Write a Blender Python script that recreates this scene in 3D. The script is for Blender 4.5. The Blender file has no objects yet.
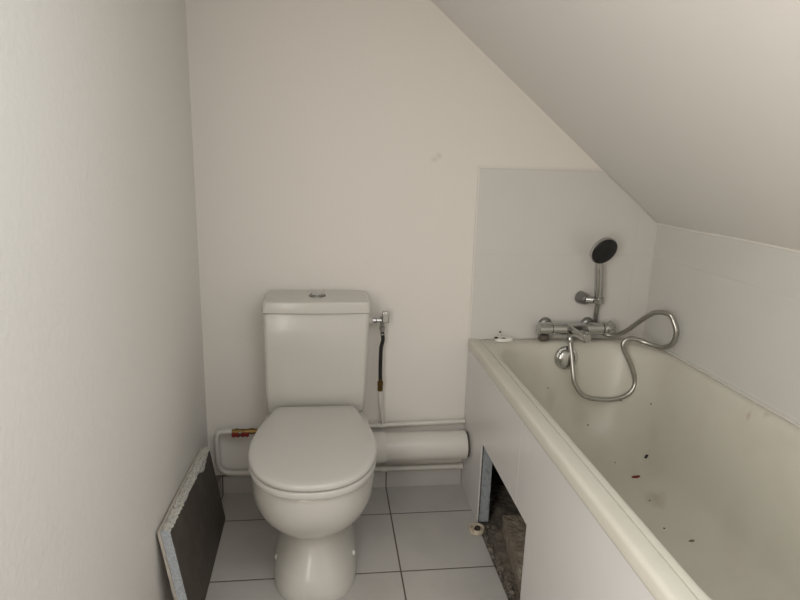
import bpy, bmesh, math, random
from mathutils import Vector, Matrix, noise
random.seed(4)
SC = bpy.context.scene
COL = SC.collection
PI = math.pi

# ------------------------------------------------------------------ materials
def mat(name, color, rough=.5, metal=0., bump=None, coat=0., var=None, spec=.5, extra=None):
    """bump=(scale, strength, detail); var=(scale, colour2, lo, hi) mottling"""
    m = bpy.data.materials.new(name); m.use_nodes = True
    nt = m.node_tree; N = nt.nodes; L = nt.links
    b = N['Principled BSDF']
    b.inputs['Base Color'].default_value = (*color, 1)
    b.inputs['Roughness'].default_value = rough
    b.inputs['Metallic'].default_value = metal
    b.inputs['Coat Weight'].default_value = coat
    b.inputs['Coat Roughness'].default_value = .05
    b.inputs['Specular IOR Level'].default_value = spec
    tc = N.new('ShaderNodeTexCoord')
    if var:
        n = N.new('ShaderNodeTexNoise'); n.inputs['Scale'].default_value = var[0]; n.inputs['Detail'].default_value = 5
        L.new(tc.outputs['Object'], n.inputs['Vector'])
        r = N.new('ShaderNodeMapRange'); r.inputs['From Min'].default_value = var[2]; r.inputs['From Max'].default_value = var[3]
        L.new(n.outputs['Fac'], r.inputs['Value'])
        mx = N.new('ShaderNodeMix'); mx.data_type = 'RGBA'
        mx.inputs[6].default_value = (*color, 1); mx.inputs[7].default_value = (*var[1], 1)
        L.new(r.outputs['Result'], mx.inputs[0]); L.new(mx.outputs[2], b.inputs['Base Color'])
    if bump:
        n = N.new('ShaderNodeTexNoise'); n.inputs['Scale'].default_value = bump[0]
        n.inputs['Detail'].default_value = bump[2] if len(bump) > 2 else 3
        L.new(tc.outputs['Object'], n.inputs['Vector'])
        bp = N.new('ShaderNodeBump'); bp.inputs['Strength'].default_value = bump[1]; bp.inputs['Distance'].default_value = .01
        L.new(n.outputs['Fac'], bp.inputs['Height']); L.new(bp.outputs['Normal'], b.inputs['Normal'])
    return m

def tile_mat(name, color, grout, rough, axes, origin, size, width, bumpy=.25, var=None, grout_mix=1., wav=.0):
    """square tiles: a joint wherever (coord - origin) is a multiple of size, on two object axes"""
    m = bpy.data.materials.new(name); m.use_nodes = True
    nt = m.node_tree; N = nt.nodes; L = nt.links; b = N['Principled BSDF']
    tc = N.new('ShaderNodeTexCoord'); sp = N.new('ShaderNodeSeparateXYZ'); L.new(tc.outputs['Object'], sp.inputs[0])
    def math_(op, a, v=None, **k):
        n = N.new('ShaderNodeMath'); n.operation = op
        L.new(a, n.inputs[0])
        if v is not None:
            if isinstance(v, (int, float)): n.inputs[1].default_value = v
            else: L.new(v, n.inputs[1])
        return n.outputs[0]
    ds = []
    for ax, o, s in zip(axes, origin, size):
        a = math_('SUBTRACT', sp.outputs[ax], o); a = math_('DIVIDE', a, s); a = math_('FRACT', a)
        a = math_('SUBTRACT', a, .5); a = math_('ABSOLUTE', a); a = math_('SUBTRACT', a, .5); a = math_('ABSOLUTE', a)
        a = math_('MULTIPLY', a, s); ds.append(a)                 # distance to nearest joint
    d = math_('MINIMUM', ds[0], ds[1])
    r = N.new('ShaderNodeMapRange'); r.inputs['From Min'].default_value = width*.5; r.inputs['From Max'].default_value = width*.5+.0012
    L.new(d, r.inputs['Value'])                                    # 0 in joint, 1 on tile
    n = N.new('ShaderNodeTexNoise'); n.inputs['Scale'].default_value = 6; n.inputs['Detail'].default_value = 6
    L.new(tc.outputs['Object'], n.inputs['Vector'])
    rr = N.new('ShaderNodeMapRange'); rr.inputs['From Min'].default_value = .42; rr.inputs['From Max'].default_value = .75
    L.new(n.outputs['Fac'], rr.inputs['Value'])
    m0 = N.new('ShaderNodeMix'); m0.data_type = 'RGBA'; m0.inputs[6].default_value = (*color, 1); m0.inputs[7].default_value = (*(var or color), 1)
    L.new(rr.outputs['Result'], m0.inputs[0])
    g = [c*(1-grout_mix)+q*grout_mix for c, q in zip(color, grout)]
    mx = N.new('ShaderNodeMix'); mx.data_type = 'RGBA'; mx.inputs[6].default_value = (*g, 1); L.new(m0.outputs[2], mx.inputs[7])
    L.new(r.outputs['Result'], mx.inputs[0]); L.new(mx.outputs[2], b.inputs['Base Color'])
    rg = N.new('ShaderNodeMapRange'); rg.inputs['To Min'].default_value = .7; rg.inputs['To Max'].default_value = rough
    L.new(r.outputs['Result'], rg.inputs['Value']); L.new(rg.outputs['Result'], b.inputs['Roughness'])
    # soft joint bump
    r2 = N.new('ShaderNodeMapRange'); r2.inputs['From Min'].default_value = 0; r2.inputs['From Max'].default_value = width*.5+.003
    L.new(d, r2.inputs['Value'])
    bp = N.new('ShaderNodeBump'); bp.inputs['Strength'].default_value = bumpy; bp.inputs['Distance'].default_value = .002
    L.new(r2.outputs['Result'], bp.inputs['Height'])
    n2 = N.new('ShaderNodeTexNoise'); n2.inputs['Scale'].default_value = 5; L.new(tc.outputs['Object'], n2.inputs['Vector'])
    b2 = N.new('ShaderNodeBump'); b2.inputs['Strength'].default_value = wav; b2.inputs['Distance'].default_value = .02
    L.new(n2.outputs['Fac'], b2.inputs['Height']); L.new(bp.outputs['Normal'], b2.inputs['Normal'])
    L.new(b2.outputs['Normal'], b.inputs['Normal'])
    return m

def add_smudges(m, smudges, cur):
    """dirt marks with a shape of their own: (centre, radius, axis scale, colour, strength)"""
    nt = m.node_tree; N = nt.nodes; L = nt.links; b = N['Principled BSDF']
    tc = [n for n in N if n.type == 'TEX_COORD'][0]
    for (p, r, sc, c, k) in smudges:
        v = N.new('ShaderNodeVectorMath'); v.operation = 'SUBTRACT'; v.inputs[1].default_value = p
        L.new(tc.outputs['Object'], v.inputs[0])
        v2 = N.new('ShaderNodeVectorMath'); v2.operation = 'MULTIPLY'; v2.inputs[1].default_value = sc
        L.new(v.outputs[0], v2.inputs[0])
        ln = N.new('ShaderNodeVectorMath'); ln.operation = 'LENGTH'; L.new(v2.outputs[0], ln.inputs[0])
        nn = N.new('ShaderNodeTexNoise'); nn.inputs['Scale'].default_value = .9/r; nn.inputs['Detail'].default_value = 6; L.new(tc.outputs['Object'], nn.inputs['Vector'])
        ad = N.new('ShaderNodeMath'); ad.operation = 'MULTIPLY_ADD'; ad.inputs[1].default_value = r*1.6
        L.new(nn.outputs['Fac'], ad.inputs[0]); L.new(ln.outputs['Value'], ad.inputs[2])
        mr = N.new('ShaderNodeMapRange'); mr.inputs['From Min'].default_value = r*1.0; mr.inputs['From Max'].default_value = r*1.8
        mr.inputs['To Min'].default_value = k; mr.inputs['To Max'].default_value = 0
        L.new(ad.outputs[0], mr.inputs['Value'])
        m2 = N.new('ShaderNodeMix'); m2.data_type = 'RGBA'; L.new(cur, m2.inputs[6]); m2.inputs[7].default_value = (*c, 1)
        L.new(mr.outputs['Result'], m2.inputs[0]); cur = m2.outputs[2]
    L.new(cur, b.inputs['Base Color'])

def paint_mat(name, color, scale=55, strength=.25, smudges=(), rough=.55):
    m = mat(name, color, rough, bump=(scale, strength, 4))
    nt = m.node_tree; N = nt.nodes; L = nt.links
    tc = [n for n in N if n.type == 'TEX_COORD'][0]
    # uneven roller coat: very faint colour drift that belongs to the paint
    n = N.new('ShaderNodeTexNoise'); n.inputs['Scale'].default_value = 1.7; n.inputs['Detail'].default_value = 4
    L.new(tc.outputs['Object'], n.inputs['Vector'])
    mx = N.new('ShaderNodeMix'); mx.data_type = 'RGBA'
    mx.inputs[6].default_value = (*color, 1); mx.inputs[7].default_value = (*[c*.965 for c in color], 1)
    L.new(n.outputs['Fac'], mx.inputs[0])
    add_smudges(m, smudges, mx.outputs[2])
    return m

WHITE = (.80, .762, .712)
M = {}
M['wall'] = paint_mat('white_wall_paint', WHITE, 60, .05, smudges=[((.864, 0, 1.338), .020, (1, 1, 1.4), (.60, .54, .45), .5), ((.880, 0, 1.352), .016, (1, 1, 1.2), (.62, .56, .47), .5)])
M['wall_left'] = paint_mat('white_textured_wall_paint', (.79, .765, .73), 60, .16)
M['ceiling'] = paint_mat('white_ceiling_paint', (.765, .745, .705), 40, .05)
M['floor'] = tile_mat('floor_tiles', (.475, .455, .43), (.10, .075, .06), .22, (0, 1), (.0517, -.1995), (.33, .33), .0035, .6, (.43, .41, .385))
M['plinth'] = tile_mat('plinth_tiles', (.475, .455, .43), (.10, .075, .06), .22, (0, 2), (.0517, -.25), (.33, .33), .0035, .6, (.43, .41, .385))
M['plinth_side'] = tile_mat('side_plinth_tiles', (.475, .455, .43), (.10, .075, .06), .22, (1, 2), (-.1995, -.25), (.33, .33), .0035, .6, (.43, .41, .385))
M['tile_back'] = tile_mat('wall_tiles', (.66, .64, .61), (.60, .58, .55), .28, (0, 2), (1.687, .985), (1.0, .326), .002, .15, (.645, .625, .595), .45, .04)
M['tile_right'] = tile_mat('side_wall_tiles', (.655, .645, .61), (.60, .58, .55), .25, (1, 2), (.6, .985), (3.0, .326), .002, .15, (.64, .63, .60), .45, .05)
M['tile_apron'] = tile_mat('bath_panel_tiles', (.685, .67, .655), (.64, .625, .60), .22, (1, 2), (-.785, .70), (1.0, .80), .002, .12, (.675, .66, .65), .35, .06)
M['ceramic'] = mat('white_ceramic', (.595, .575, .53), .22, coat=.10, spec=.5)
M['seat'] = mat('white_seat_plastic', (.565, .548, .512), .3)
M['acrylic'] = mat('cream_bath_acrylic', (.61, .59, .515), .33, var=(7, (.57, .54, .46), .5, .85))
_b = M['acrylic'].node_tree.nodes['Principled BSDF'].inputs['Base Color'].links[0].from_socket
def tp(x, y, z): return (x-1.40, y+.85, z-.22)
add_smudges(M['acrylic'], [(tp(1.57, -.55, .24), .045, (1, .8, 1), (.36, .32, .24), .45), (tp(1.7295, -.7055, .613), .016, (1, 1.6, .7), (.44, .36, .27), .6), (tp(1.7403, -.7571, .639), .014, (1, 1, 1), (.46, .42, .33), .5),
    (tp(1.47, -.13, .36), .05, (1, 1, .6), (.46, .42, .33), .35), (tp(1.35, -.10, .42), .03, (1, 1, .5), (.44, .40, .31), .4)], _b)
M['chrome'] = mat('chrome', (.52, .52, .51), .14, 1.)
M['dull_chrome'] = mat('dull_chrome', (.30, .30, .295), .3, 1.)
M['steel_hose'] = mat('brushed_steel_hose', (.43, .42, .39), .3, 1.)
M['black'] = mat('black_rubber', (.006, .006, .007), .35)
M['braid'] = mat('black_braided_hose', (.018, .018, .017), .45, .3, bump=(400, .6))
M['brass'] = mat('brass', (.20, .13, .05), .4, 1.)
M['red'] = mat('red_paint', (.22, .016, .014), .35)
M['pipe'] = mat('painted_pipe', (.66, .635, .59), .45, bump=(40, .15))
M['pvc'] = mat('white_waste_pipe', (.66, .635, .59), .35, bump=(18, .08))
M['rubber_dark'] = mat('dark_gasket', (.09, .075, .06), .8)
M['foam'] = mat('white_foam', (.62, .66, .70), .85, bump=(260, .8, 4), var=(160, (.50, .54, .58), .45, .6))
M['cut'] = mat('grey_cut_foam', (.40, .44, .47), .85, bump=(200, .7, 4), var=(60, (.28, .30, .32), .5, .7))
M['plaster'] = mat('crumbling_tile_adhesive', (.74, .71, .65), .9, bump=(120, 1., 6), var=(40, (.60, .56, .49), .5, .7))
M['mortar'] = mat('dark_mortar_face', (.074, .062, .050), .8, bump=(90, .25, 6), var=(14, (.098, .084, .070), .4, .75))
M['tile_edge'] = mat('pale_tile_back', (.55, .50, .44), .7)
M['concrete'] = mat('rough_concrete', (.15, .13, .108), .95, bump=(70, 1., 8), var=(30, (.28, .245, .20), .45, .7))
M['brick'] = mat('mortar_block', (.27, .225, .175), .95, bump=(60, .9, 8), var=(22, (.40, .36, .30), .5, .72))
M['cap'] = mat('cream_cap', (.60, .53, .42), .5, var=(90, (.34, .24, .15), .55, .7))
M['grime'] = mat('brown_grime', (.05, .035, .025), .9)
M['crumb'] = mat('dark_crumb', (.05, .035, .02), .9)
M['grey_speck'] = mat('grey_speck', (.20, .17, .12), .9)
M['redchip'] = mat('red_brown_chip', (.20, .03, .02), .6)
M['silicone'] = mat('white_silicone', (.80, .77, .72), .4)
M['bathshell'] = mat('bath_underside', (.25, .24, .22), .9)
M['door'] = mat('grey_floor_outside', (.45, .42, .38), .6)

# ------------------------------------------------------------------ helpers
WL = {}
def wloc(o): return WL.get(o.name, Vector((0, 0, 0)))
def link(o): COL.objects.link(o); return o
def thing(name, label, cat, loc, group=None):
    o = link(bpy.data.objects.new(name, None)); o.location = loc; WL[o.name] = Vector(loc)
    o.empty_display_size = .05
    return tag(o, label, cat, group)
def tag(o, label, cat, group=None, kind=None):
    o['label'] = label; o['category'] = cat
    if group: o['group'] = group
    if kind: o['kind'] = kind
    return o
def obj(name, bm, m, parent=None, smooth=True, origin=None, angle=35, bevel=0, sub=0):
    """bm is in world coordinates"""
    if parent is not None: base = wloc(parent)
    else: base = Vector(origin) if origin else Vector((0, 0, 0))
    bmesh.ops.recalc_face_normals(bm, faces=bm.faces)
    bmesh.ops.translate(bm, verts=bm.verts, vec=-base)
    me = bpy.data.meshes.new(name); bm.to_mesh(me); bm.free()
    for p in me.polygons: p.use_smooth = smooth
    if smooth and angle:
        try: me.set_sharp_from_angle(angle=math.radians(angle))
        except Exception: pass
    me.materials.append(m)
    o = link(bpy.data.objects.new(name, me))
    if parent is not None: o.parent = parent
    else: o.location = base
    WL[o.name] = base
    if bevel:
        b = o.modifiers.new('bevel', 'BEVEL'); b.width = bevel; b.segments = 3; b.limit_method = 'ANGLE'
    if sub:
        s = o.modifiers.new('sub', 'SUBSURF'); s.levels = s.render_levels = sub
    return o
def struct(name, bm, m, smooth=False, **k):
    o = obj(name, bm, m, None, smooth, **k); o['kind'] = 'structure'; return o
def box(bm, x0, x1, y0, y1, z0, z1):
    vs = [bm.verts.new((x, y, z)) for x in (x0, x1) for y in (y0, y1) for z in (z0, z1)]
    for f in ((0,1,3,2), (4,6,7,5), (0,4,5,1), (2,3,7,6), (0,2,6,4), (1,5,7,3)): bm.faces.new([vs[i] for i in f])
    return bm
def newbox(*a): return box(bmesh.new(), *a)
def loft(bm, loops, cap0=True, cap1=True):
    rows = [[bm.verts.new(p) for p in l] for l in loops]
    n = len(rows[0])
    for a, b in zip(rows, rows[1:]):
        for i in range(n): bm.faces.new((a[i], a[(i+1) % n], b[(i+1) % n], b[i]))
    if cap0: bm.faces.new(rows[0][::-1])
    if cap1: bm.faces.new(rows[-1])
    return bm
def rrect(x0, x1, y0, y1, r, z, seg=8, nx=1, ny=1):
    pts = []
    r = min(r, abs(x1-x0)/2-1e-4, abs(y1-y0)/2-1e-4)
    cs = [(x1-r, y1-r, 0), (x0+r, y1-r, 90), (x0+r, y0+r, 180), (x1-r, y0+r, 270)]
    for ci, (cx, cy, a0) in enumerate(cs):
        arc = [(cx+r*math.cos(math.radians(a0+90*k/seg)), cy+r*math.sin(math.radians(a0+90*k/seg))) for k in range(seg+1)]
        pts += arc
        nn = nx if ci in (0, 2) else ny
        nxt = cs[(ci+1) % 4]; a1 = math.radians(nxt[2])
        q = (nxt[0]+r*math.cos(a1), nxt[1]+r*math.sin(a1)); p = arc[-1]
        for k in range(1, nn): t = k/nn; pts.append((p[0]+(q[0]-p[0])*t, p[1]+(q[1]-p[1])*t))
    return [(x, y, z) for x, y in pts]
def M_shade_backing(): return bpy.data.materials['hole_shade_backing']
def frame_of(d):
    d = Vector(d).normalized(); u = Vector((0, 0, 1)) if abs(d.z) < .9 else Vector((1, 0, 0))
    a = d.cross(u).normalized(); return a, a.cross(d).normalized(), d
def lathe(bm, p, d, prof, seg=32):
    """prof = [(distance along d, radius)]"""
    a, b, d = frame_of(d); p = Vector(p)
    return loft(bm, [[tuple(p+d*t+(a*math.cos(2*PI*i/seg)+b*math.sin(2*PI*i/seg))*max(r, 1e-4)) for i in range(seg)] for t, r in prof])
def catmull(P, n=12, closed=False):
    P = [Vector(p) for p in P]; out = []
    m = len(P) if closed else len(P)-1
    for i in range(m):
        if closed: p0, p1, p2, p3 = P[i-1], P[i], P[(i+1) % len(P)], P[(i+2) % len(P)]
        else: p0, p1, p2, p3 = P[max(i-1, 0)], P[i], P[i+1], P[min(i+2, len(P)-1)]
        for k in range(n):
            t = k/n
            out.append(.5*((2*p1)+(p2-p0)*t+(2*p0-5*p1+4*p2-p3)*t*t+(3*p1-p0-3*p2+p3)*t**3))
    if not closed: out.append(P[-1])
    return out
def resample(P, step):
    out = [P[0]]; acc = 0
    for a, b in zip(P, P[1:]):
        l = (b-a).length
        if l < 1e-9: continue
        while acc+l >= step:
            t = (step-acc)/l; a = a.lerp(b, t); out.append(a.copy()); l = (b-a).length; acc = 0
            if l < 1e-9: break
        acc += l
    out.append(P[-1]); return out
def tube(bm, pts, r, seg=12):
    pts = [Vector(p) for p in pts]
    rr = r if callable(r) else (lambda i, n: r)
    t0 = (pts[1]-pts[0]).normalized(); a, b, _ = frame_of(t0); loops = []
    for i, p in enumerate(pts):
        t = (pts[min(i+1, len(pts)-1)]-pts[max(i-1, 0)]).normalized()
        a = (a-t*a.dot(t)).normalized(); b = t.cross(a)
        R_ = rr(i, len(pts))
        loops.append([tuple(p+(a*math.cos(2*PI*k/seg)+b*math.sin(2*PI*k/seg))*R_) for k in range(seg)])
    return loft(bm, loops)
def bend(P, rad, n=6):
    """polyline with rounded corners"""
    P = [Vector(p) for p in P]; out = [P[0]]
    for i in range(1, len(P)-1):
        a = (P[i-1]-P[i]); b = (P[i+1]-P[i]); r = min(rad, a.length*.49, b.length*.49)
        s = P[i]+a.normalized()*r; e = P[i]+b.normalized()*r
        for k in range(n+1):
            t = k/n; out.append(s*(1-t)**2+P[i]*2*t*(1-t)+e*t*t)
    out.append(P[-1]); return out

# ------------------------------------------------------------------ the room
XR, ZC, SL = 1.767, 1.117, .806
YF = -3.30                                   # wall behind the camera
XA = 1.031                                   # face of the tiled bath panel
def ceil_z(x): return ZC+SL*(XR-x)
ZT = 2.35; XT = XR-(ZT-ZC)/SL                # where the slope meets the flat ceiling
T = .1
struct('floor', newbox(-T, XA, YF-T, T, -.12, 0), M['floor'])
WY0, WY1, WZ0, WZ1 = -2.72, -1.88, .73, 2.07            # window in the left wall, beside the camera
bm = bmesh.new()
box(bm, -T, 0, WY1, T, 0, ZT); box(bm, -T, 0, YF-T, WY0, 0, ZT); box(bm, -T, 0, WY0, WY1, 0, WZ0); box(bm, -T, 0, WY0, WY1, WZ1, ZT)
struct('wall_left', bm, M['wall_left'])
bm = bmesh.new()
for y0, y1, z0, z1 in ((WY0, WY0+.022, WZ0, WZ1), (WY1-.022, WY1, WZ0, WZ1), (WY0+.022, WY1-.022, WZ0, WZ0+.022), (WY0+.022, WY1-.022, WZ1-.022, WZ1), (WY0+.022, WY1-.022, 1.385, 1.415)):
    box(bm, -.05, .004, y0, y1, z0, z1)
struct('window_1', bm, M['silicone'])
# back wall, a pentagon below the slope, given thickness
def prism_xz(prof, y0, y1):
    bm = bmesh.new()
    return loft(bm, [[(x, y0, z) for x, z in prof], [(x, y1, z) for x, z in prof]])
gable = [(0, -.12), (XR, -.12), (XR, ZC), (XT, ZT), (0, ZT)]
struct('wall_back', prism_xz(gable, 0, T), M['wall'])
struct('wall_right', newbox(XR, XR+T, YF-T, T, -.12, ZC), M['tile_right'])
# slope with a skylight opening behind the camera's right shoulder
SX0, SX1, SY0, SY1 = .62, 1.16, -2.30, -1.50
bm = bmesh.new()
def slope(bm, xa, xb, ya, yb): return loft(bm, [[(x, y, z) for x, z in [(xa, ceil_z(xa)), (xb, ceil_z(xb)), (xb, ceil_z(xb)+.12), (xa, ceil_z(xa)+.12)]] for y in (ya, yb)])
slope(bm, SX1, XR+T, YF-T, T); slope(bm, XT, SX0, YF-T, T); slope(bm, SX0, SX1, SY1, T); slope(bm, SX0, SX1, YF-T, SY0)
box(bm, -T, XT, YF-T, T, ZT, ZT+.12)
struct('ceiling', bm, M['ceiling'])
bm = bmesh.new()
for xa, xb, ya, yb in ((SX0, SX0+.02, SY0, SY1), (SX1-.02, SX1, SY0, SY1), (SX0+.02, SX1-.02, SY0, SY0+.025), (SX0+.02, SX1-.02, SY1-.025, SY1)):
    loft(bm, [[(x, y, ceil_z(x)+dz) for x, dz in [(xa, -.003), (xb, -.003), (xb, .06), (xa, .06)]] for y in (ya, yb)])
struct('window_2', bm, M['silicone'])
# wall behind the camera
DX0, DX1, DZ = .12, 1.02, 2.05
bm = bmesh.new()
box(bm, 0, DX1, YF-T, YF, 0, ZT)
loft(bm, [[(x, y, z) for x, z in [(DX1, 0), (XR, 0), (XR, ZC), (XT+.02, ZT-.016), (DX1, ceil_z(DX1) if DX1 > XT else ZT)]] for y in (YF-T, YF)])
struct('wall_front', bm, M['wall'])
# baseboards
struct('baseboard_back', newbox(.047, XA-.002, -.010, -.0005, .0005, .078), M['plinth'])
struct('baseboard_left', newbox(.0005, .046, -.62, -.0005, .0005, .078), M['plinth_side'])
# tiled splashback on the back wall
zt0, zt1 = .6455, 1.3107
xk = XR-(zt1-ZC)/SL
struct('trim_1', prism_xz([(1.036, zt0), (XR-.0005, zt0), (XR-.0005, ZC-.001), (xk, zt1), (1.036, zt1)], -.007, -.0005), M['tile_back'])
# white edge strips
bm = bmesh.new(); box(bm, 1.0305, 1.0355, -.008, -.0005, .6455, 1.316); box(bm, 1.036, xk-.006, -.008, -.0005, 1.3112, 1.316)
struct('trim_2', bm, M['silicone'])
# caulk where slope meets the tiled side wall
bm = bmesh.new(); tube(bm, [(XR-.001, y, ZC-.002+.0015*math.sin(y*9)) for y in [-.01-.12*k for k in range(26)]], .0032, 8)
struct('trim_3', bm, M['silicone'], True)
bm = bmesh.new(); tube(bm, [(x, -.0085, ceil_z(x)-.004) for x in [xk+.01+(XR-xk-.018)*k/8 for k in range(9)]], .0028, 8)
struct('trim_4', bm, M['pipe'], True)
bm = bmesh.new(); tube(bm, [(XR-.001, -.008, ZC-.01), (XR-.0015, -.0085, .66)], .0026, 8)
struct('trim_5', bm, M['pipe'], True)
# rough concrete under the bath
bm = bmesh.new()
n1, n2 = 26, 60; g = []
for i in range(n1+1):
    row = []
    for j in range(n2+1):
        x = XA+.002+(XR-XA-.006)*i/n1; y = -.004-1.75*j/n2
        z = -.012+.012*noise.noise(Vector((x*22, y*22, 0)))+.006*noise.noise(Vector((x*70, y*70, 3)))
        row.append(bm.verts.new((x, y, z)))
    g.append(row)
for i in range(n1):
    for j in range(n2): bm.faces.new((g[i][j], g[i+1][j], g[i+1][j+1], g[i][j+1]))
ret = bmesh.ops.extrude_face_region(bm, geom=bm.faces[:])
for e in ret['geom']:
    if isinstance(e, bmesh.types.BMVert): e.co.z = -.10
struct('trim_6', bm, M['concrete'], True)
struct('trim_7', newbox(XA+.001, XR, YF-T, -1.76, -.12, 0), M['floor'])

# ------------------------------------------------------------------ toilet
CX = .43
SXC = .4265
toilet = thing('toilet', 'white close-coupled ceramic toilet with closed seat, standing against the back wall', 'toilet', (CX, -.35, 0))
def dsec(z, hw, yf, yb, pw=2.3, n=48, k=.55):
    if z < .12: pw = 2.3+(.12-z)*5
    """egg-shaped section: rounded at the front (towards the camera), squarer at the back; k places widest point"""
    yc = yb+(yf-yb)*k; pts = []
    for i in range(n):
        a = 2*PI*i/n; c, s = math.cos(a), math.sin(a)
        p = pw if s < 0 else 3.6
        x = hw*math.copysign(abs(c)**(2/p), c)-(CX-SXC if z > .2 else (CX-SXC)*z/.2)
        y = math.copysign(abs(s)**(2/p), s)
        y = yc+y*(yc-yf) if s < 0 else yc+y*(yb-yc)
        pts.append((CX+x, y, z))
    return pts
bm = bmesh.new()
S = [(0.0005, .1365, -.655, -.15), (.010, .137, -.657, -.15), (.03, .136, -.654, -.15), (.07, .127, -.634, -.15), (.11, .113, -.606, -.15),
     (.145, .102, -.588, -.15), (.165, .098, -.580, -.15), (.182, .102, -.590, -.15), (.205, .124, -.624, -.15), (.235, .152, -.664, -.15), (.27, .175, -.697, -.15),
     (.31, .190, -.718, -.13), (.35, .1965, -.729, -.05), (.385, .1965, -.730, -.015), (.400, .193, -.729, -.012), (.406, .186, -.722, -.014), (.4078, .165, -.70, -.02)]
loft(bm, [dsec(z, hw, yf, yb) for z, hw, yf, yb in S])
obj('bowl', bm, M['ceramic'], toilet, angle=60)
# seat outline (half), mirrored and smoothed
half = [(.0, -.748), (.06, -.740), (.115, -.711), (.158, -.660), (.186, -.590), (.197, -.505), (.191, -.420), (.176, -.340), (.156, -.265), (.140, -.215)]
right = catmull([(x, y, 0) for x, y in half], 5)
out = [(p.x, p.y) for p in right]
out += [(.134, -.207), (.120, -.204)]
outline = out+[(-x, y) for x, y in out[::-1][:-1]]
def offs(d, z, dy=0):
    n = len(outline); r = []
    for i in range(n):
        a = Vector(outline[i-1]); b = Vector(outline[(i+1) % n]); t = (b-a).normalized()
        nrm = Vector((-t.y, t.x))
        p = Vector(outline[i])+nrm*d
        r.append((SXC+p.x, p.y+dy, z))
    return r
def scaled(s, z):
    cx, cy = 0, -.47
    return [(SXC+cx+(x-cx)*s, cy+(y-cy)*s, z) for x, y in outline]
bm = bmesh.new()
loft(bm, [offs(.004, .4140), offs(.0, .4148), offs(-.001, .4185), offs(-.0005, .430), offs(.002, .4335), offs(.008, .4345)])
obj('seat', bm, M['seat'], toilet, angle=50)
bm = bmesh.new()
loft(bm, [offs(.007, .4380), offs(.001, .4388), offs(-.002, .442), offs(-.0015, .450), offs(.001, .4550), offs(.006, .4580), scaled(.91, .4597), scaled(.7, .4620), scaled(.4, .4635), scaled(.1, .464)])
obj('seat_lid', bm, M['seat'], toilet, angle=50)
for s in (-1, 1):
    bm = bmesh.new(); lathe(bm, (CX+s*.085, -.196, .410), (0, 0, 1), [(0, .012), (.028, .012), (.033, .010), (.035, .004)], 20)
    obj('hinge', bm, M['seat'], toilet)
    bm = bmesh.new(); lathe(bm, (CX+s*.117, -.500, .058), (s, -.25, .25), [(0, .009), (.006, .009), (.012, .008), (.014, .004)], 20)
    h = obj('bolt_cap', bm, M['silicone'], toilet)
# cistern
TX = .4325
bm = bmesh.new()
def trr(z, hw, yf, yb=-.012, r=.016): tx = TX-.0045*max(0, min(1, (.795-z)/.3)); return rrect(tx-hw, tx+hw, yf, yb, r, z, 8)
loft(bm, [trr(.4105, .155, -.150), trr(.414, .170, -.168), trr(.424, .178, -.176), trr(.50, .182, -.180), trr(.65, .1835, -.184), trr(.793, .1865, -.187), trr(.7965, .184, -.185)])
obj('cistern', bm, M['ceramic'], toilet, angle=50)
bm = bmesh.new()
def lid_loop(hw, yf, z, r=.016, bow=.008):
    P = rrect(TX-hw, TX+hw, yf, -.006, r, z, 8, 16, 3)
    res = []
    for x, y, zz in P:
        u = (x-TX)/hw
        t = (y-(-.006))/(yf+.006)
        res.append((x, y-bow*(1-u*u)*max(0, t), zz))
    return res
loft(bm, [lid_loop(.182, -.186, .7985), lid_loop(.1895, -.191, .7990), lid_loop(.1915, -.193, .8005), lid_loop(.1910, -.193, .806), lid_loop(.1890, -.191, .834), lid_loop(.1860, -.190, .8375), lid_loop(.1835, -.1875, .8400),
          lid_loop(.178, -.182, .8408), lid_loop(.14, -.15, .8418), lid_loop(.09, -.13, .8422, .016, 0)])
obj('cistern_lid', bm, M['ceramic'], toilet, angle=40)
bm = bmesh.new(); lathe(bm, (CX+.003, -.100, .8415), (0, 0, 1), [(0, .031), (.004, .031), (.006, .028), (.006, .0225), (.0035, .022)], 36)
fb = obj('flush_button_ring', bm, M['dull_chrome'], toilet)
for s in (-1, 1):
    bm = bmesh.new(); P = [(CX+.003+s*(.0015+.0195*math.sin(math.radians(a))), -.100-.0205*math.cos(math.radians(a))) for a in range(0, 181, 12)]
    loft(bm, [[(x, y, .843) for x, y in P], [(x, y, .8485) for x, y in P]])
    obj('flush_button', bm, M['chrome'], fb, angle=30)

# ------------------------------------------------------------------ cistern supply
v = thing('stop_valve', 'small chrome angle stop valve beside the top of the white cistern', 'valve', (.676, -.055, .74))
bm = bmesh.new(); lathe(bm, (.612, -.055, .735), (1, 0, 0), [(0, .014), (.022, .014), (.024, .010), (.030, .010)], 24); obj('inlet_nut', bm, M['pvc'], v)
bm = bmesh.new(); lathe(bm, (.642, -.055, .735), (1, 0, 0), [(0, .011), (.01, .011), (.012, .014), (.014, .0085), (.036, .0085), (.040, .011), (.046, .011)], 24)
lathe(bm, (.677, -.055, .752), (0, 0, -1), [(0, .010), (.04, .0095), (.041, .012), (.055, .012), (.056, .008), (.062, .008)], 6)
obj('valve_body', bm, M['chrome'], v, angle=30)
bm = bmesh.new(); box(bm, .676, .702, -.070, -.044, .727, .771); obj('valve_handle', bm, M['chrome'], v, bevel=.004)
h = thing('braided_hose', 'short black braided hose with brass fittings hanging below the chrome stop valve', 'hose', (.672, -.05, .48))
P = catmull([(.678, -.055, .690), (.680, -.055, .675), (.681, -.055, .655), (.675, -.054, .625), (.674, -.053, .58), (.674, -.052, .53), (.675, -.050, .490)], 8)
bm = bmesh.new(); tube(bm, P, .0075, 14); obj('hose_braid', bm, M['braid'], h)
bm = bmesh.new(); lathe(bm, (.678, -.055, .696), (0, 0, -1), [(0, .007), (.012, .007), (.013, .0085), (.018, .0085)], 18); obj('ferrule', bm, M['chrome'], h)
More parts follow.
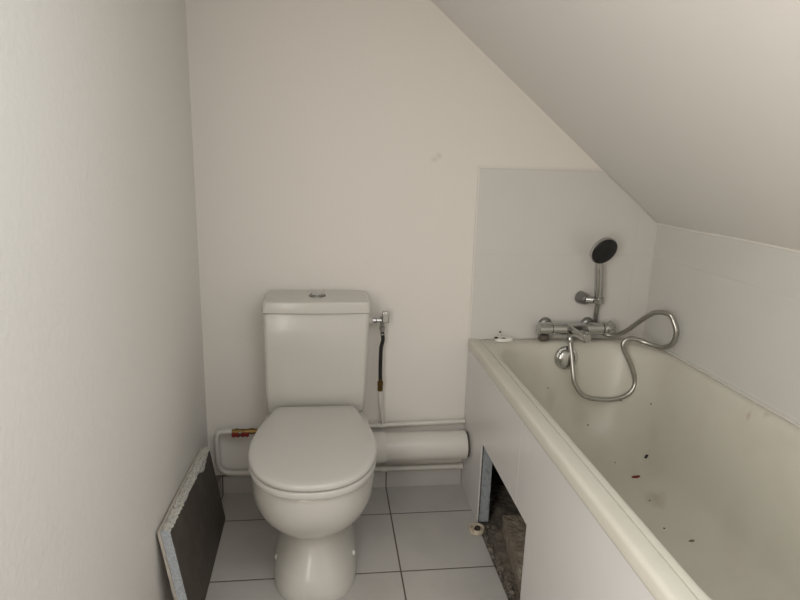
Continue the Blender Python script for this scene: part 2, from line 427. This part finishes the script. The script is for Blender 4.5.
bm = bmesh.new(); lathe(bm, (.675, -.050, .500), (0, 0, -1), [(0, .0085), (.014, .0085), (.0145, .0125), (.03, .0125), (.031, .009), (.037, .009), (.0375, .0115), (.052, .0115), (.053, .008)], 6)
obj('hose_fitting', bm, M['brass'], h, angle=25)

sp = thing('supply_pipe', 'thin white painted water pipe above the fat waste pipe, rising to the black hose', 'pipe', (.68, -.03, .285))
bm = bmesh.new(); tube(bm, bend([(.20, -.05, .290), (.42, -.05, .288), (.60, -.022, .285), (1.0295, -.021, .295)], .05), .0095, 14); obj('level_pipe', bm, M['pipe'], sp)
bm = bmesh.new(); tube(bm, bend([(.675, -.050, .449), (.676, -.048, .40), (.683, -.035, .36), (.690, -.030, .31), (.690, -.024, .289)], .03), .0075, 14); obj('riser', bm, M['pipe'], sp)
bm = bmesh.new(); lathe(bm, (.676, -.022, .2863), (1, 0, .02), [(0, .0085), (.001, .0115), (.028, .0115), (.029, .0085)], 20); obj('tee_joint', bm, M['pipe'], sp)

lp = thing('loop_pipe', 'white painted pipe bending down left of the toilet and running low above the tile plinth', 'pipe', (.05, -.035, .105))
bm = bmesh.new(); tube(bm, bend([(.104, -.05, .290), (.044, -.045, .287), (.044, -.030, .101), (.30, -.028, .098), (1.0295, -.026, .096)], .055, 10), .0105, 14); obj('pipe_run', bm, M['pipe'], lp)
bm = bmesh.new(); lathe(bm, (.690, -.0275, .0975), (1, 0, 0), [(0, .0105), (.0005, .014), (.022, .014), (.0225, .0105)], 18); box(bm, .693, .709, -.026, -.0008, .092, .104)
obj('pipe_clip', bm, M['pvc'], lp)
bm = bmesh.new(); lathe(bm, (1.008, -.026, .0961), (1, 0, 0), [(0, .0105), (.001, .013), (.02, .013)], 18); obj('end_collar', bm, M['pipe'], lp)

rv = thing('isolating_valve', 'small brass pipe valve with red lever on the bent white pipe left of the toilet', 'valve', (.15, -.05, .29))
bm = bmesh.new(); lathe(bm, (.102, -.05, .290), (1, 0, 0), [(0, .0095), (.012, .0095), (.0125, .0125), (.026, .0125), (.0265, .010), (.070, .010), (.0705, .0125), (.086, .0125), (.0865, .010), (.1, .0095)], 8)
obj('valve_body', bm, M['brass'], rv, angle=25)
bm = bmesh.new()
loft(bm, [rrect(.108, .166, -.071, -.064, .003, z, 4) for z in (.279, .287)]); 
for cx in (.112, .128, .146, .162): lathe(bm, (cx, -.066, .276), (0, 0, 1), [(0, .006), (.002, .008), (.013, .008), (.015, .005)], 14)
obj('lever', bm, M['red'], rv)
bm = bmesh.new(); lathe(bm, (.136, -.060, .290), (0, -1, 0), [(0, .006), (.012, .006), (.013, .0075), (.017, .006)], 6); obj('lever_nut', bm, M['chrome'], rv)

wp = thing('waste_pipe', 'fat white plastic waste pipe running level from behind the toilet to the bath panel', 'pipe', (.66, -.082, .22))
bm = bmesh.new(); lathe(bm, (.36, -.080, .219), (1, 0, .003), [(0, .057), (.655, .0575), (.660, .0575), (.662, .054)], 48); obj('pipe_run', bm, M['pvc'], wp)
bm = bmesh.new(); lathe(bm, (.50, -.080, .2194), (1, 0, .003), [(0, .058), (.002, .0605), (.192, .0605), (.196, .0585)], 48); obj('coupling', bm, M['pvc'], wp)
bm = bmesh.new(); lathe(bm, (1.021, -.080, .221), (1, 0, .003), [(0, .040), (.001, .051), (.0095, .051)], 40); obj('gasket', bm, M['rubber_dark'], wp)

# ------------------------------------------------------------------ bath
tub = thing('bathtub', 'cream-white built-in bathtub under the sloping ceiling, dirty inside', 'bathtub', (1.40, -.85, .22))
x0, x1, yb, yf = 1.026, XR-.003, -.002, -1.74
def tl(a, b, c, d, r, z): return rrect(a, b, d, c, r, z, 12, 8, 20)
L_ = [tl(x0+.003, x1, yb, yf, .012, .6085), tl(x0+.0005, x1, yb, yf, .012, .610), tl(x0, x1, yb, yf, .012, .614), tl(x0+.0015, x1, yb, yf, .012, .634), tl(x0+.0035, x1-.001, yb, yf, .012, .6405),
      tl(x0+.0075, x1-.002, yb-.001, yf+.006, .014, .6440), tl(x0+.014, x1-.003, yb-.002, yf+.012, .016, .6450), tl(x0+.030, x1-.0035, yb-.004, yf+.016, .018, .6455), tl(x0+.044, x1-.004, yb-.005, yf+.02, .020, .6445),
      tl(x0+.0465, x1-.005, yb-.009, yf+.03, .022, .6390), tl(x0+.0490, x1-.006, yb-.014, yf+.04, .026, .6440),
      tl(1.087, XR-.018, -.050, -1.64, .20, .6445), tl(1.093, XR-.024, -.057, -1.63, .205, .6425), tl(1.099, XR-.030, -.064, -1.62, .21, .635), tl(1.104, XR-.037, -.070, -1.605, .212, .615),
      tl(1.115, XR-.052, -.080, -1.57, .215, .55), tl(1.130, XR-.070, -.098, -1.52, .215, .46), tl(1.148, XR-.092, -.120, -1.46, .21, .36), tl(1.168, XR-.112, -.146, -1.40, .20, .30),
      tl(1.195, XR-.140, -.185, -1.34, .18, .262), tl(1.235, XR-.18, -.240, -1.27, .15, .242), tl(1.29, XR-.235, -.32, -1.18, .10, .234), tl(1.34, XR-.28, -.45, -1.05, .05, .232)]
bm = bmesh.new(); loft(bm, L_, cap0=False)
# underside shell
rows = [tl(x0+.003, x1, yb, yf, .012, .6085), tl(1.079, XR-.012, -.05, -1.66, .10, .6085), tl(1.088, XR-.02, -.055, -1.64, .14, .58), tl(1.11, XR-.05, -.08, -1.54, .15, .42), tl(1.14, XR-.08, -.12, -1.42, .155, .28),
        tl(1.20, XR-.14, -.18, -1.32, .14, .225), tl(1.34, XR-.28, -.45, -1.05, .05, .215)]
loft(bm, rows, cap0=False)
bmesh.ops.remove_doubles(bm, verts=bm.verts, dist=1e-5)
obj('basin', bm, M['acrylic'], tub, angle=60)
bm = bmesh.new(); lathe(bm, (1.42, -.50, .2315), (0, 0, 1), [(0, .035), (.003, .035), (.004, .028), (.001, .02)], 32); obj('drain', bm, M['chrome'], tub)
# overflow with knob
oc = Vector((1.411, -.0830, .584)); od = Vector((0, -1, .14))
bm = bmesh.new(); lathe(bm, oc+Vector((0, .004, 0)), od, [(0, .047), (.006, .047), (.010, .044), (.012, .036)], 40)
ov = obj('overflow_cover', bm, M['chrome'], tub)
bm = bmesh.new(); lathe(bm, oc+Vector((-.006, -.008, 0)), od, [(0, .035), (.008, .037), (.013, .036), (.018, .031), (.020, .02)], 40)
kn = obj('overflow_knob', bm, M['chrome'], ov)
bm = bmesh.new(); a, b, d = frame_of(od)
P = [oc+Vector((.010, -.0260, 0))+b*(.033*math.sin(t))+a*0 for t in [(-PI/2+PI*k/14) for k in range(15)]]
tube(bm, [p+Vector((.010*math.cos((i-7)/7*PI/2), .003*(abs(i-7)/7)**2, 0)) for i, p in enumerate(P)], .0045, 10)
g_ = obj('grip_slot', bm, M['black'], kn); g_['label'] = 'black grip line across the chrome knob'

# tiled panel of the bath with its square opening
bp = thing('bath_surround', 'white tiled side panel of the bathtub with a square hole cut near the floor', 'bath surround', (XA+.02, -.9, 0))
def panel(xa, xb, y_far, z0=.0005, z1=.6075, hole=(-.283, -.787, .331)):
    bm = bmesh.new(); ya, ybb, zh = hole
    # one skin around the opening, so no seams
    ys = [y_far, ya, ybb, -1.735]; zs = [z0, zh, z1]
    F = {}
    for s, x in enumerate((xa, xb)):
        for i, y in enumerate(ys):
            for j, z in enumerate(zs): F[s, i, j] = bm.verts.new((x, y, z))
    for s in (0, 1):
        for i in range(3):
            for j in range(2):
                if (i, j) == (1, 0): continue
                bm.faces.new((F[s, i, j], F[s, i+1, j], F[s, i+1, j+1], F[s, i, j+1]))
    def q(i, j, k, l): bm.faces.new((F[0, i, j], F[0, k, l], F[1, k, l], F[1, i, j]))
    q(0, 0, 0, 1); q(0, 1, 0, 2); q(0, 2, 1, 2); q(1, 2, 2, 2); q(2, 2, 3, 2); q(3, 2, 3, 1); q(3, 1, 3, 0); q(3, 0, 2, 0); q(2, 0, 2, 1); q(2, 1, 1, 1); q(1, 1, 1, 0); q(1, 0, 0, 0)
    return bm
obj('tile_face', panel(XA, XA+.005, -.0015), M['tile_apron'], bp, smooth=False)
fc = obj('foam_core', panel(XA+.0055, XA+.046, -.0015, hole=(-.280, -.79, .334)), M['cut'], bp, smooth=False)
fc['label'] = 'bluish grey cut edge of the foam core'
# ragged mortar along the far cut edge
bm = bmesh.new(); P = []
for k in range(24):
    z = .006+.322*k/23; P.append(Vector((XA+.0070+.0010*noise.noise(Vector((0, 1, z*60)))  , -.2825, z)))
tube(bm, P, lambda i, n: .0022+.0016*noise.noise(Vector((i*.9, 0, 0))), 6)
rm = obj('mortar_line', bm, M['rubber_dark'], bp); rm['label'] = 'dark line of old adhesive on the cut edge'

# silicone bead at the head of the bath
bm = bmesh.new(); tube(bm, [(1.04+.72*k/14, -.009-.001*math.sin(k*1.7), .6455) for k in range(15)], lambda i, n: .0030+.0008*math.sin(i*2.1), 8)
struct('trim_8', bm, M['pipe'], True)
bm = bmesh.new(); tube(bm, [(XR-.0035, -.012-1.70*k/40, .6465) for k in range(41)], lambda i, n: .0040+.0008*math.sin(i*2.1), 8)
struct('trim_9', bm, M['pipe'], True)

# near-black sheets added behind the bath, standing in for shade in the hole
struct('trim_10', newbox(1.079, XR-.014, -.0118, -.0006, -.02, .57), mat('hole_shade_backing', (.03, .027, .024), .95, bump=(40, 1., 6)))
struct('trim_11', newbox(XR-.010, XR-.0006, -1.70, -.002, -.02, .57), M_shade_backing())

# under the bath: mortar ledge, rubble
def rough_block(x0, x1, y0, y1, z0, z1, amp, seed, nx=6, ny=18, nz=4, skew=0):
    bm = bmesh.new(); box(bm, 0, 1, 0, 1, 0, 1)
    bmesh.ops.subdivide_edges(bm, edges=bm.edges[:], cuts=7, use_grid_fill=True)
    for v_ in bm.verts:
        p = v_.co.copy(); w = Vector((x0+(x1-x0)*p.x+skew*p.y, y0+(y1-y0)*p.y, z0+(z1-z0)*p.z))
        nn = noise.noise_vector(w*35+Vector((seed, 0, 0)))*amp+noise.noise_vector(w*110+Vector((seed, 5, 0)))*amp*.35
        v_.co = w+nn
        if v_.co.z < z0: v_.co.z = z0
    return bm
tag(obj('mortar_ledge', rough_block(1.115, 1.20, -.34, -.74, -.012, .062, .006, 3, skew=-.045), M['brick'], origin=(1.15, -.55, 0), angle=50),
    'crumbling grey-brown mortar ledge lying lengthwise inside the hole under the bathtub', 'ledge')
bm = bmesh.new()
for k in range(520):
    x = random.uniform(1.036, 1.062) if k < 220 else random.uniform(1.25, 1.5) if k > 330 else random.uniform(1.036, 1.105); y = random.uniform(-.78, -.295)
    if (x > 1.056 and -.76 < y < -.325) or (x > 1.2 and y > -.33): continue
    s = random.uniform(.002, .007) if random.random() < .85 else random.uniform(.007, .013)
    c = Vector((x, y, -.010+s*.5))
    m_ = bmesh.ops.create_icosphere(bm, subdivisions=1, radius=s, matrix=Matrix.Translation(c))
    for v_ in m_['verts']: v_.co += noise.noise_vector(v_.co*180)*s*.6
    for v_ in m_['verts']: v_.co.x = max(v_.co.x, 1.033)
tag(obj('rubble', bm, M['concrete'], smooth=False, origin=(1.1, -.5, 0)), 'grey crumbs of mortar rubble scattered inside the hole under the bathtub', 'rubble', kind='stuff')
ub = thing('support_block', 'dark rough block standing deep in the hole beneath the bathtub', 'block', (1.33, -.22, 0))
obj('block', rough_block(1.25, 1.42, -.30, -.20, -.012, .17, .006, 9), M['concrete'], ub, angle=50)

# ------------------------------------------------------------------ loose panel leaning on left wall
pn = thing('loose_panel', 'cut-out square of foam board with a dark mortar face, leaning against the left wall', 'panel', (.07, -.45, 0))
# front face corners: far-bottom, far-top, near-top, near-bottom
FB, FT, NT, NB = Vector((.088, -.184, .001)), Vector((.036, -.158, .279)), Vector((.040, -.722, .324)), Vector((.098, -.744, .001))
nrm = (FT-FB).cross(NB-FB).normalized()
if nrm.x < 0: nrm = -nrm
def slab(d0, d1, nu=24, nv=16, jag=0., seed=0, grow=0., top_in=None):
    """sheet between offsets d0 and d1 behind the front face"""
    def P(u, v_): return FB.lerp(NB, u).lerp(FT.lerp(NT, u), v_)
    bm = bmesh.new(); loops = []
    edge = [(u/nu, 0) for u in range(nu)]+[(1, v_/nv) for v_ in range(nv)]+[(1-u/nu, 1) for u in range(nu)]+[(0, 1-v_/nv) for v_ in range(nv)]
    C_ = P(.5, .5)
    def ring(d, k):
        r = []
        for u, v_ in edge:
            p = P(u, v_)
            if top_in and v_ == 1: p = p+(P(u, 0)-P(u, 1)).normalized()*top_in(u)
            e = jag*noise.noise(p*55+Vector((seed, k, 0)))+jag*.5*noise.noise(p*170+Vector((seed, k, 0)))
            if v_ == 0: e = 0
            p = p+(C_-p).normalized()*(e-grow)-nrm*d
            p.z = max(p.z, .0008); p.x = max(p.x, .0012)
            r.append(tuple(p))
        return r
    return loft(bm, [ring(d0, 0), ring((d0+d1)/2, 1), ring(d1, 2)])
chip = lambda u: .006+.012*max(0, noise.noise(Vector((u*7, 2.3, 0))))*(1-u)*2+.004*noise.noise(Vector((u*40, 0, 0)))+.018*math.exp(-((u-.22)/.10)**2)
o_ = obj('mortar_face', slab(-.0012, .0014, 60, 16, .0010, 1, top_in=lambda u: chip(u)+.003*noise.noise(Vector((u*110, 7, 0)))), M['mortar'], pn, smooth=False)
o_['label'] = 'flat dark grey-brown mortar face'
obj('foam_core', slab(.0014, .026, 60, 20, .0022, 2), M['foam'], pn, smooth=False)
# crumbs of adhesive along the top edge
bm = bmesh.new()
for k in range(720):
    u = random.random(); p = FT.lerp(NT, u); q_ = FB.lerp(NB, u)
    s = random.uniform(.0025, .0055)
    c = p-nrm*random.uniform(.002, .024)+(p-q_).normalized()*random.uniform(-.003, .0012)
    if random.random() < .25:
        c = p+nrm*(-.0002)+(q_-p).normalized()*random.uniform(.0, max(.002, chip(u)-.002)); s *= .75
    c.x = max(c.x, .003+s*1.3)
    mm = bmesh.ops.create_icosphere(bm, subdivisions=1, radius=s, matrix=Matrix.Translation(c))
    for v_ in mm['verts']: v_.co += noise.noise_vector(v_.co*220)*s*.7
oe = obj('crumbled_edge', bm, M['plaster'], pn, smooth=True, angle=80); oe['kind'] = 'stuff'; oe['label'] = 'crumbling off-white adhesive along the top edge'
obj('tile_layer', slab(.0265, .034, 40, 16, .0018, 5, grow=.004), M['tile_edge'], pn, smooth=False)

# ------------------------------------------------------------------ bath mixer
MX = thing('bath_mixer', 'chrome thermostatic bath tap mounted level on the tiled wall above the end of the bathtub', 'tap', (1.45, -.065, .70))
ax = Vector((1, 0, .004)); my, mz = -.066, .700
bm = bmesh.new(); lathe(bm, (1.346, my, mz), ax, [(0, .021), (.001, .0235), (.060, .0245), (.208, .0245), (.209, .021)], 40); obj('tap_body', bm, M['chrome'], MX)
bm = bmesh.new(); lathe(bm, (1.288, my, mz), ax, [(0, .019), (.003, .0235), (.006, .026), (.048, .0265), (.056, .025), (.0575, .020)], 40)
k1 = obj('flow_knob', bm, M['chrome'], MX)
bm = bmesh.new(); lathe(bm, (1.315, my-.004, mz-.0235), (0, -.15, -1), [(0, .018), (.010, .022), (.018, .021), (.024, .013)], 24); obj('knob_stop', bm, M['rubber_dark'], k1)['label'] = 'dark button under the left knob'
bm = bmesh.new(); lathe(bm, (1.557, my, mz), ax, [(0, .020), (.0015, .0245), (.010, .0255), (.012, .0235), (.014, .0255), (.042, .0255), (.046, .023), (.048, .016)], 40)
obj('temperature_knob', bm, M['chrome'], MX)
bm = bmesh.new(); lathe(bm, (1.588, my, mz+.024), (0, 0, 1), [(0, .006), (.006, .006), (.008, .004)], 12); obj('safety_button', bm, M['chrome'], MX)
for xx in (1.340, 1.518):
    bm = bmesh.new(); lathe(bm, (xx, -.0075, mz+.004), (0, -1, 0), [(0, .028), (.004, .028), (.010, .026), (.014, .022), (.018, .015), (.045, .014)], 36); obj('wall_rose', bm, M['dull_chrome'], MX)
# spout: broad at the body, narrow at the lip
bm = bmesh.new()
def spl(y, xc, hw, z0, z1):
    return [(xc+hw*.96, y, z0), (xc+hw, y, (z0+z1)/2), (xc+hw*.9, y, z1), (xc-hw*.9, y, z1), (xc-hw, y, (z0+z1)/2), (xc-hw*.96, y, z0)]
loft(bm, [spl(-.060, 1.440, .046, .692, .7235), spl(-.085, 1.441, .043, .690, .7245), spl(-.110, 1.4435, .034, .687, .720), spl(-.135, 1.447, .025, .684, .714), spl(-.158, 1.450, .0175, .680, .707), spl(-.167, 1.451, .015, .679, .702)])
sp_ = obj('spout', bm, M['chrome'], MX, bevel=.002, angle=30)
bm = bmesh.new(); lathe(bm, (1.450, -.152, .684), (0, 0, -1), [(0, .013), (.013, .013), (.014, .011)], 20); obj('aerator', bm, M['chrome'], sp_)
bm = bmesh.new(); lathe(bm, (1.418, my-.018, mz-.014), (0, 0, -1), [(0, .011), (.012, .011), (.0125, .0095), (.015, .0095)], 20); obj('hose_outlet', bm, M['chrome'], MX)

# shower hose
hs = thing('shower_hose', 'long ribbed steel shower hose looping from the bath tap over the tub edge', 'hose', (1.5, -.1, .66))
HP = [(1.418, -.084, .668), (1.418, -.092, .645), (1.420, -.112, .60), (1.421, -.135, .545), (1.426, -.148, .503), (1.452, -.160, .463), (1.487, -.166, .447), (1.527, -.170, .442), (1.570, -.174, .442), (1.606, -.175, .449),
      (1.638, -.175, .464), (1.657, -.175, .488), (1.662, -.170, .515), (1.654, -.164, .550), (1.633, -.155, .598), (1.610, -.152, .640), (1.606, -.150, .664), (1.620, -.150, .680), (1.648, -.152, .683), (1.680, -.165, .674), (1.710, -.195, .668), (1.727, -.225, .670),
      (1.741, -.256, .695), (1.745, -.264, .742), (1.736, -.250, .782), (1.724, -.235, .803), (1.700, -.185, .796),
      (1.676, -.135, .752), (1.651, -.090, .700), (1.627, -.062, .672), (1.597, -.038, .6645), (1.570, -.0275, .676), (1.549, -.0265, .705), (1.539, -.034, .745), (1.533, -.050, .785), (1.531, -.060, .801)]
P = resample(catmull(HP, 14), .0024)
bm = bmesh.new(); tube(bm, P, lambda i, n: .0094 if i % 2 else .0084, 12)
obj('hose_tube', bm, M['steel_hose'], hs, angle=0)
bm = bmesh.new(); lathe(bm, (1.418, -.084, .6705), (0, -.1, -1), [(0, .011), (.004, .0122), (.022, .0122), (.026, .010)], 16); obj('hose_nut', bm, M['chrome'], hs)
# bracket
br = thing('shower_bracket', 'chrome wall bracket on the tiles holding the shower handset', 'bracket', (1.475, -.01, .812))
bm = bmesh.new(); lathe(bm, (1.478, -.0075, .815), (.30, -1, -.05), [(0, .026), (.015, .0255), (.038, .021), (.044, .017)], 32); obj('wall_mount', bm, M['dull_chrome'], br)
bm = bmesh.new(); lathe(bm, (1.487, -.042, .813), (.044, -.020, .001), [(0, .016), (.028, .0145)], 24)
obj('arm', bm, M['chrome'], br)
bm = bmesh.new(); hd = Vector((-.020, -.010, .165)).normalized()
ca, cb, cd = frame_of(hd); cc = Vector((1.531, -.062, .803))
loft(bm, [[tuple(cc+cd*t+(ca*math.cos(2*PI*i/32)+cb*math.sin(2*PI*i/32))*r) for i in range(32)] for t, r in [(0, .0174), (0, .0195), (.002, .0210), (.022, .0210), (.024, .0195), (.024, .0174), (0, .0174)]], False, False)
bmesh.ops.remove_doubles(bm, verts=bm.verts, dist=1e-6); obj('cradle', bm, M['chrome'], br)
# handset
sh = thing('shower_handset', 'chrome shower handset with a round black spray face, held upright in the wall bracket', 'shower head', (1.524, -.062, .82))
bm = bmesh.new()
hp = catmull([(1.5305, -.062, .808), (1.528, -.064, .835), (1.524, -.066, .87), (1.518, -.068, .92), (1.513, -.071, .955), (1.508, -.077, .985), (1.503, -.084, 1.005)], 6)
prof = [.010, .0155, .0168, .0168, .0168, .0168, .0140, .0135, .016]
def hr(i, n):
    t = i/(n-1)*(len(prof)-1); k = min(int(t), len(prof)-2); f = t-k; return prof[k]*(1-f)+prof[k+1]*f
tube(bm, hp, hr, 20); obj('handle', bm, M['chrome'], sh)
fn = Vector((.20, -.87, -.37)).normalized(); hc = Vector((1.504, -.120, 1.018))
bm = bmesh.new(); lathe(bm, hc-fn*.024, fn, [(0, .014), (.003, .036), (.007, .049), (.012, .0545), (.022, .0560), (.026, .0545)], 48); obj('head_shell', bm, M['chrome'], sh)
bm = bmesh.new(); lathe(bm, hc+fn*.0015, fn, [(0, .0515), (.003, .0515), (.0045, .049), (.005, .02)], 48); fcs = obj('spray_face', bm, M['black'], sh); fcs['label'] = 'round black spray face'
bm = bmesh.new(); a, b, d = frame_of(fn)
for ring_, cnt in ((.012, 6), (.023, 12), (.034, 18), (.044, 24)):
    for k in range(cnt):
        t = 2*PI*k/cnt; lathe(bm, hc+fn*.005+(a*math.cos(t)+b*math.sin(t))*ring_, fn, [(0, .0014), (.0022, .0011)], 6)
nz = obj('spray_nozzles', bm, mat('dark_grey_nozzle', (.03, .03, .032), .4), fcs)

# ------------------------------------------------------------------ small loose things
pc = thing('plastic_clip', 'small cream plastic fitting with dark residue on the far left corner of the tub rim', 'fitting', (1.155, -.034, .6455))
bm = bmesh.new()
R_ = [(1.128+.050*i/8, 0) for i in range(9)]
fc_ = Vector((1.160, -.040, .6455))
a0 = [(1.160+.034*math.cos(t)*(1.2 if math.cos(t) > 0 else 1), -.042+.022*math.sin(t)*(1-.25*math.cos(t))) for t in [2*PI*k/32 for k in range(32)]]
i0 = [(1.160+(x-1.160)*.50, -.042+(y+.042)*.50) for x, y in a0]
o1 = [(1.160+(x-1.160)*.92, -.042+(y+.042)*.90) for x, y in a0]
def lp2(A, z): return [(x, y, z) for x, y in A]
loft(bm, [lp2(i0, .6460), lp2(a0, .6460), lp2(a0, .6530), lp2(o1, .6580), lp2(i0, .6575), lp2(i0, .6460)], False, False)
bmesh.ops.remove_doubles(bm, verts=bm.verts, dist=1e-6)
obj('fitting_ring', bm, M['silicone'], pc)
bm = bmesh.new(); lathe(bm, (1.164, -.042, .6458), (0, 0, 1), [(0, .010), (.009, .0085), (.012, .003)], 14); lathe(bm, (1.131, -.046, .6575), (0, 0, 1), [(0, .008), (.004, .007), (.005, .002)], 10)
obj('residue', bm, M['grime'], pc)
bm = bmesh.new(); lathe(bm, (1.153, -.021, .655), (0, 0, 1), [(0, .0022), (.018, .0022)], 10); pn_ = obj('pin', bm, M['silicone'], pc)
bm = bmesh.new(); lathe(bm, (1.153, -.021, .672), (0, 0, 1), [(0, .003), (.003, .0045), (.006, .003)], 12); obj('pin_head', bm, M['grime'], pn_)

cp = thing('plastic_ring', 'round cream plastic ring lying open on the floor by the hole in the bath side', 'ring', (1.0165, -.338, .0))
bm = bmesh.new(); lathe(bm, (1.0165, -.338, .0006), (0, 0, 1), [(0, .024), (.002, .027), (.018, .0285), (.0195, .0275), (.0195, .0235), (.006, .0225), (.005, .010)], 36); obj('cup', bm, M['cap'], cp, angle=40)
bm = bmesh.new(); m_ = bmesh.ops.create_icosphere(bm, subdivisions=2, radius=.011, matrix=Matrix.Translation((1.0215, -.335, .011)))
for v_ in bm.verts: v_.co += noise.noise_vector(v_.co*120)*.006; v_.co.z = max(v_.co.z, .006)
obj('residue', bm, M['grime'], cp)

# crumbs in the bath: position by nearest point on the basin found with a ray from above
dg = bpy.context.evaluated_depsgraph_get()
from mathutils.bvhtree import BVHTree
bas = [o for o in COL.objects if o.name == 'basin'][0]
bvh = BVHTree.FromObject(bas, dg)
def crumb(name, x, y, r, m, label, flat=.5, group=None, stretch=1.):
    w = Vector((x, y, 1)); hit = bvh.ray_cast(w-wloc(bas), Vector((0, 0, -1)))
    p = hit[0]+wloc(bas); n_ = hit[1]
    if n_.z < 0: n_ = -n_
    bm = bmesh.new(); bmesh.ops.create_icosphere(bm, subdivisions=2, radius=1)
    a, b, d = frame_of(n_)
    for v_ in bm.verts:
        q_ = v_.co+noise.noise_vector(v_.co*1.3+Vector((x*50, y*50, 0)))*.45
        v_.co = p+a*(q_.x*r)+b*(q_.y*r*stretch)+d*((q_.z*flat*.9+flat*.5)*r)
    return tag(obj(name, bm, m, origin=p, angle=80), label, 'debris', group)
crumb('debris_speck', 1.3402, -.0974, 00.0027, M['crumb'], 'brown speck on the far end of the tub, left of the hose loop', .4)
crumb('debris_speck', 1.6202, -.1601, 0.0027, M['crumb'], 'tiny dark speck just under the bottom right bend of the hose loop', .4)
crumb('debris_speck', 1.6885, -.2568, 0.0034, M['grey_speck'], 'faint grey speck high on the right inner side of the tub', .4)
crumb('debris_speck', 1.5032, -.1421, 0.0034, M['grey_speck'], 'faint grey speck below the bottom of the hose loop', .4)
crumb('debris_speck', 1.5478, -.3009, 0.0031, M['grey_speck'], 'faint grey speck on the tub floor, left of the black crumb')
crumb('debris_speck', 1.5481, -.5507, 00.0027, M['crumb'], 'dark speck on the tub floor nearer than the red chip')
crumb('debris_speck', 1.5135, -.6986, 0.0032, M['crumb'], 'dark speck on the tub floor nearest the left rim and the viewer')
crumb('debris_speck', 1.5599, -.7718, .0052, M['grey_speck'], 'faint grey flake on the tub floor, nearest of all the crumbs', .3, None, 1.8)
crumb('black_crumb', 1.6445, -.3450, .0062, M['black'], 'small jet black crumb on the tub floor behind the red chip', .6, None, 1.5)
crumb('red_chip', 1.5758, -.4061, .0085, M['redchip'], 'small dark red oval chip lying on the tub floor', .2, None, 1.9)
# ------------------------------------------------------------------ camera
f, p_, yw, r_ = 592.67, .2324, .1260, .0285
cam = bpy.data.cameras.new('camera'); cam.sensor_width = 36; cam.lens = f*36/800; cam.clip_start = .02
co = link(bpy.data.objects.new('camera', cam))
fw = Vector((math.sin(yw)*math.cos(p_), math.cos(yw)*math.cos(p_), -math.sin(p_)))
rt = Vector((math.cos(yw), -math.sin(yw), 0)); up = rt.cross(fw)
rt2 = rt*math.cos(r_)+up*math.sin(r_); up2 = -rt*math.sin(r_)+up*math.cos(r_)
m4 = Matrix((rt2, up2, -fw)).transposed().to_4x4(); m4.translation = (.4682, -2.2233, 1.3319)
co.matrix_world = m4; SC.camera = co

# ------------------------------------------------------------------ light
def area(name, loc, size, power, color, rot):
    l = bpy.data.lights.new(name, 'AREA'); l.shape = 'RECTANGLE'; l.size, l.size_y = size; l.energy = power; l.color = color
    o = link(bpy.data.objects.new(name, l)); o.location = loc; o.rotation_euler = rot; return o
H = PI/2
LC = (1.05, .99, .915)
area('window_daylight_lower', (-.004, (WY0+WY1)/2, (WZ0+1.385)/2+.01), (WY1-WY0-.05, .62), 13.6, LC, (H, 0, -H))
area('window_daylight_upper', (-.004, (WY0+WY1)/2, (1.415+WZ1)/2-.01), (WY1-WY0-.05, .62), 8.2, LC, (H, 0, -H))
th = math.atan(SL); xm = (SX0+SX1)/2
area('skylight_daylight', (xm+.002, (SY0+SY1)/2, ceil_z(xm)+.004), ((SX1-SX0-.06)/math.cos(th), SY1-SY0-.06), 5.9, (.91, 1, 1.07), (0, th, 0))
w = bpy.data.worlds.new('world'); SC.world = w; w.use_nodes = True
w.node_tree.nodes['Background'].inputs[0].default_value = (.9, .92, 1, 1); w.node_tree.nodes['Background'].inputs[1].default_value = .6
SC.view_settings.view_transform = 'Standard'; SC.view_settings.look = 'None'; SC.view_settings.gamma = 1; SC.view_settings.use_curve_mapping = False
SC.view_settings.exposure = .19
